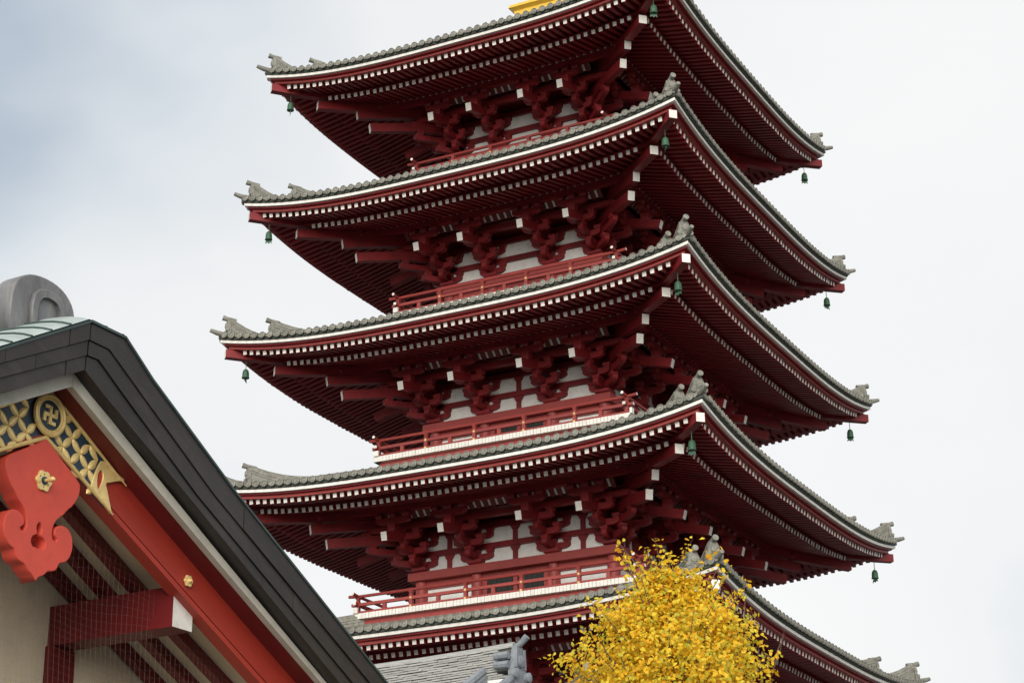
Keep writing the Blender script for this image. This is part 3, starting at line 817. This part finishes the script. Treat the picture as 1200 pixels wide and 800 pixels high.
# bird net hung under the soffit
m_ = MB()
sN = [-1.4+.058*i for i in range(72)]
def wob(a, b): return .012*math.sin(a*3.1+b*1.7)+.008*math.sin(b*5+a*2)
for s0 in sN:
    zt_ = 6.42-.50*abs(s0)
    zs = [zt_-(zt_-4.3)*i/8 for i in range(9)]
    if zt_ > 4.4: m_.tube([G(s0+.05*(zt_-z)+wob(s0, z), z, -.66+wob(z, s0)) for z in zs], .0006, 3, caps=False)
for i in range(38):
    z = 4.3+.056*i
    se = min(2.75, (6.42-z)/.50)
    if se < .05: continue
    m_.tube([G(max(-1.4, -se)+(se-max(-1.4, -se))*j/14, z+wob(j*.3, z)-.03*math.sin(j*.9), -.66+wob(z, j*.4)) for j in range(15)], .0006, 3, caps=False)
m_.build('bird_net', WIRE, gate, stuff=True)

# ------------------------------------------------------------------ the tiled hall roof between gate and pagoda
HY, HX1, HX0, HZ = -26.0, 11.95, -6.0, 9.60
hall = empty('temple_hall', (3, HY, 0))
tag(hall, 'low temple hall with silver-grey tiled roof and layered ridge before the pagoda', 'hall')
def hput(m_, name, mt, smooth=False, stuff=False, parent=None):
    m_.xf(Matrix.Translation((-3, -HY, 0))); return m_.build(name, mt, parent or hall, smooth, stuff)
rz = lambda x: HZ+.0-(.13*(1-math.exp(-(HX1-x)/2.2)))       # the ridge rises a little to its end
hs = lambda t: -.62*t+.028*t*t                               # slope profile
m_ = MB()
for sg in (-1, 1):
    m_.grid([[(x, HY+sg*t, rz(x)-.72+hs(t)) for x in (HX0, -2, 2, 6, 9, 11, HX1-.05)] for t in (0, 1, 2, 3, 4, 5)], 0, sg > 0)
hput(m_, 'roof_bed', HALLT)
n = 0
for sg in (-1, 1):
    x = HX1-.16
    while x > HX0:
        m_ = MB(); m_.tube([(x, HY+sg*t, rz(x)-.69+hs(t)) for t in (.12, 1, 2, 3, 4, 5.05)], .085, 8)
        hput(m_, 'cover_tile', HALLT, True); x -= .27
# ridge: stacked flat courses, cap tiles
for i in range(13):
    m_ = MB(); x = HX1-.12-.11*(i % 3); L_ = .30
    k2 = 0
    while x > HX0+.4:
        x2 = x-L_
        w_ = .235-.006*i+random.uniform(-.012, .012); z0 = -.66+i*.0435; j = random.uniform(-.005, .005)
        p = [(x2+.004, HY-w_, rz(x2)+z0+j), (x, HY-w_, rz(x)+z0+j), (x, HY+w_, rz(x)+z0+j), (x2+.004, HY+w_, rz(x2)+z0+j)]
        m_.hexa(p+[(a, b, c_+.030) for a, b, c_ in p]); x = x2
    hput(m_, 'ridge_course', HALLR)
m_ = MB(); m_.tube([(x, HY, rz(x)-.10) for x in (HX1-.1, 11, 10, 8, 4, 0, HX0)], .085, 10); hput(m_, 'ridge_cap', HALLR, True)
m_ = MB(); m_.box(HX0, HX1-.13, HY-.26, HY+.26, HZ-.86, HZ-.70); hput(m_, 'ridge_foot', PLASTER)
# ridge end tile
m_ = MB()
ol = [(-.30, -.78), (.30, -.78), (.32, -.55), (.24, -.42), (.21, -.2), (.13, -.03), (0, .03), (-.13, -.03), (-.21, -.2), (-.24, -.42), (-.32, -.55)]
m_.ext([(HX1-.1, HY+a*.8, HZ-.1+b*.85) for a, b in ol], (.10, 0, 0))
m_.lathe((HX1+.0, HY, HZ-.38), (1, 0, 0), [(.12, 0), (.10, .04), (.04, .06)], 12)
for sg in (-1, 1):
    m_.lathe((HX1-.03, HY+sg*.23, HZ-.62), (1, 0, 0), [(.09, 0), (.09, .10), (.05, .12)], 12)
    m_.bar((HX1+.005, HY+sg*.13, HZ-.15), (HX1+.005, HY+sg*.16, HZ-.5), .05, .05)
m_.tube([(HX1-.2, HY, HZ-.15), (HX1, HY, HZ-.08), (HX1+.14, HY, HZ+.05)], [.055, .055, .062], 10)
for zc in (-.30, -.46): m_.tube([(HX1-.35, HY-.27, HZ+zc), (HX1-.08, HY-.27, HZ+zc)], .07, 8)
hput(m_, 'ridge_end_tile', HALLT, True)
# descending ridges with stepped courses, verge tiles
for sg in (-1, 1):
    m_ = MB(); x = HX1-.62
    for i in range(4):
        w_ = .15-.012*i
        for ta, tb in ((.25, 1), (1, 2), (2, 3), (3, 4.2)):
            za, zb = rz(x)-.66+hs(ta)+i*.062, rz(x)-.66+hs(tb)+i*.062
            m_.bar((x, HY+sg*ta, za+.03), (x, HY+sg*tb, zb+.03), 2*w_, .048)
    m_.tube([(x, HY+sg*t, rz(x)-.66+hs(t)+.29) for t in (.2, 1, 2, 3, 4.2)], .085, 8)
    hput(m_, 'descending_ridge', HALLT, True)
    m_ = MB(); y_ = .3
    while y_ < 5:
        m_.tube([(HX1-.3, HY+sg*y_, rz(HX1)-.66+hs(y_)), (HX1+.12, HY+sg*y_, rz(HX1)-.70+hs(y_))], .08, 8); y_ += .26
    m_.tube([(HX1-.05, HY+sg*t, rz(HX1)-.64+hs(t)+.09) for t in (.2, 1, 2, 3, 4, 5)], .075, 8)
    hput(m_, 'verge_tile', HALLT, True)
m_ = MB(); m_.box(HX0+.8, HX1-1.0, HY-3.8, HY+3.8, 0, 6.9)
m_.ext([(HX1-1.0, HY-3.8, 6.9), (HX1-1.0, HY+3.8, 6.9), (HX1-1.0, HY, 8.75)], (-.2, 0, 0)); hput(m_, 'hall_wall', CREAM)

# ------------------------------------------------------------------ the yellow ginkgo
random.seed(21)
def leafmat():
    m = bpy.data.materials.new('ginkgo_leaf'); m.use_nodes = True; nt = m.node_tree; bs = nt.nodes['Principled BSDF']
    at = nt.nodes.new('ShaderNodeAttribute'); at.attribute_name = 'leafcol'
    nt.links.new(at.outputs['Color'], bs.inputs['Base Color']); bs.inputs['Roughness'].default_value = .55
    bs.inputs['Specular IOR Level'].default_value = .3
    tr = nt.nodes.new('ShaderNodeBsdfTranslucent'); nt.links.new(at.outputs['Color'], tr.inputs['Color'])
    mx_ = nt.nodes.new('ShaderNodeMixShader'); mx_.inputs[0].default_value = .45
    nt.links.new(bs.outputs[0], mx_.inputs[1]); nt.links.new(tr.outputs[0], mx_.inputs[2])
    nt.links.new(mx_.outputs[0], nt.nodes['Material Output'].inputs['Surface'])
    return m
LEAF = leafmat()
TX, TY, TZ = 20.93, -40.42, 6.28
tree = empty('ginkgo_tree', (TX, TY, 0))
tag(tree, 'bright yellow autumn ginkgo tree in front of the pagoda lower roof', 'tree')
prof = [(0, .10), (.12, .20), (.26, .36), (.42, .54), (.58, .68), (.75, .79), (1.0, .88), (1.35, .92), (1.9, .95), (2.5, .9), (3.1, .75), (3.7, .45), (4.0, .2)]
def crad(d):
    for (a, ra), (b, rb) in zip(prof[:-1], prof[1:]):
        if a <= d <= b: return ra+(rb-ra)*(d-a)/(b-a)
    return .1
tk = MB()
tk.tube([(0, 0, -.05), (.03, .02, 1.2), (-.02, .03, 2.6), (.02, 0, 4.0), (.0, .02, 5.2), (-.02, 0, 6.1)], [.17, .13, .10, .07, .04, .012], 10)
tips = []
br = MB()
for i in range(70):
    z0 = random.uniform(2.2, 5.9); an = random.uniform(0, 2*PI)
    d_end = max(.05, TZ-(z0+random.uniform(.3, .9)))
    rr = crad(d_end)*random.uniform(.75, 1.0); ze = TZ-d_end
    e0 = Vector((0, 0, z0)); e2 = Vector((rr*math.cos(an), rr*math.sin(an), ze))
    mid = e0.lerp(e2, .5)+Vector((random.uniform(-.06, .06), random.uniform(-.06, .06), -.08))
    br.tube([e0, mid, e2], [.018, .009, .003], 5)
    tips.append((mid, e2))
lv_, lf_, lc_ = [], [], []
def leaf(p, nrm, size, col):
    nrm = nrm.normalized(); t = nrm.orthogonal().normalized()
    t = Matrix.Rotation(random.uniform(0, 2*PI), 3, nrm) @ t; b_ = nrm.cross(t)
    base = len(lv_); N = 5
    lv_.append(p)
    for i in range(N):
        a = -.95+1.9*i/(N-1); r_ = size*(1-.10*(i == N//2)-.12*abs(a)**3)
        lv_.append(p+t*math.cos(a)*r_+b_*math.sin(a)*r_+nrm*size*(.16*math.cos(a*2.2)+random.uniform(-.06, .06)))
    for i in range(1, N): lf_.append((base, base+i, base+i+1)); lc_.append(col)
cols = [((.95, .65, .04), 5), ((.93, .56, .025), 4), ((.96, .70, .06), 3), ((.74, .62, .05), 3), ((.50, .52, .06), 1.4), ((.78, .38, .02), 1)]
pool = [c_ for c_, w_ in cols for _ in range(int(w_*5))]
def cluster(c0, n_, sp_, tint, green=.1):
    for _ in range(n_):
        o_ = Vector((random.gauss(0, sp_), random.gauss(0, sp_), random.gauss(0, sp_*.9)))
        p = c0+o_
        out = Vector((p.x, p.y, .25*(p.z-(TZ-1.6)))); out = out.normalized() if out.length > 0 else Vector((0, 0, 1))
        nr = out*.7+Vector((random.gauss(0, .6), random.gauss(0, .6), random.gauss(.25, .55)))
        c_ = random.choice(pool) if random.random() > green*.6 else random.choice(((.70, .62, .06), (.55, .56, .07), (.80, .66, .06))); f = tint*random.uniform(.85, 1.1)
        leaf(p, nr, random.uniform(.021, .041), (min(1, c_[0]*f), min(1, c_[1]*f), c_[2]*f, 1))
# clumps over the crown's volume, denser near its surface
nc = 0
while nc < 3600:
    d = random.uniform(0.02, 3.9) ** 1.0
    if random.random() > .25+crad(d): continue
    an = random.uniform(0, 2*PI)
    u = random.random() ** .42
    lump = 1+.16*math.sin(an*3+d*4)+.12*math.sin(an*5-d*7+1)
    r_ = crad(d)*u*lump
    c0 = Vector((r_*math.cos(an), r_*math.sin(an), TZ-d))
    g_ = .5+.5*math.sin(c0.x*5.1+1)*math.sin(c0.y*4.3)*math.cos(c0.z*4.7)
    cluster(c0, random.randint(12, 20), .055, random.uniform(.88, 1.08), .08+.38*g_*min(1, d/1.2)); nc += 1
# shoots that stand out of the outline
for i in range(120):
    d = random.uniform(.0, 2.6); an = random.uniform(0, 2*PI); R0 = crad(d)
    a0 = Vector((R0*.75*math.cos(an), R0*.75*math.sin(an), TZ-d))
    L_ = random.uniform(.24, .52)
    dr = Vector((math.cos(an)*.8, math.sin(an)*.8, random.uniform(.3, 1.3))).normalized()
    b0 = a0+dr*L_
    br.tube([a0, a0.lerp(b0, .5)+Vector((0, 0, -.01)), b0], [.007, .005, .002], 4)
    for t in range(4):
        cluster(a0.lerp(b0, .3+.22*t), random.randint(3, 7), .028, 1.0)
# leader shoot and bare twigs
for (x, y, z, n_) in ((-.02, 0, .02, 12), (.0, .01, .10, 9), (.01, 0, .17, 6), (.06, .02, -.05, 10), (-.06, -.01, -.06, 10)):
    cluster(Vector((x, y, TZ+z)), n_, .03, 1.05)
br.tube([(0, 0, TZ-.5), (0, 0, TZ+.16)], [.008, .003], 4)
rv = Vector((math.cos(YAW), -math.sin(YAW), 0))
for (sx_, z0, z1, dx_) in ((.68, -.45, -.02, .01), (.60, -.55, -.15, -.02), (.94, -.75, -.48, .10), (.9, -.9, -.55, .13)):
    a0 = rv*sx_+Vector((0, 0, TZ+z0)); b0 = rv*(sx_+dx_)+Vector((0, 0, TZ+z1))
    br.tube([a0, a0.lerp(b0, .5)+rv*.012, b0], [.006, .004, .002], 5)
    if dx_ < .05: cluster(a0.lerp(b0, .55), 5, .03, 1)
tk.build('trunk', BARK, tree, True)
br.build('branches', BARK, tree, stuff=True)
me = bpy.data.meshes.new('crown'); me.from_pydata([tuple(p) for p in lv_], [], lf_); me.materials.append(LEAF)
ca_ = me.color_attributes.new('leafcol', 'FLOAT_COLOR', 'CORNER')
buf = []
for c_ in lc_: buf += list(c_)*3
ca_.data.foreach_set('color', buf); me.update()
link('crown', me, tree, True)
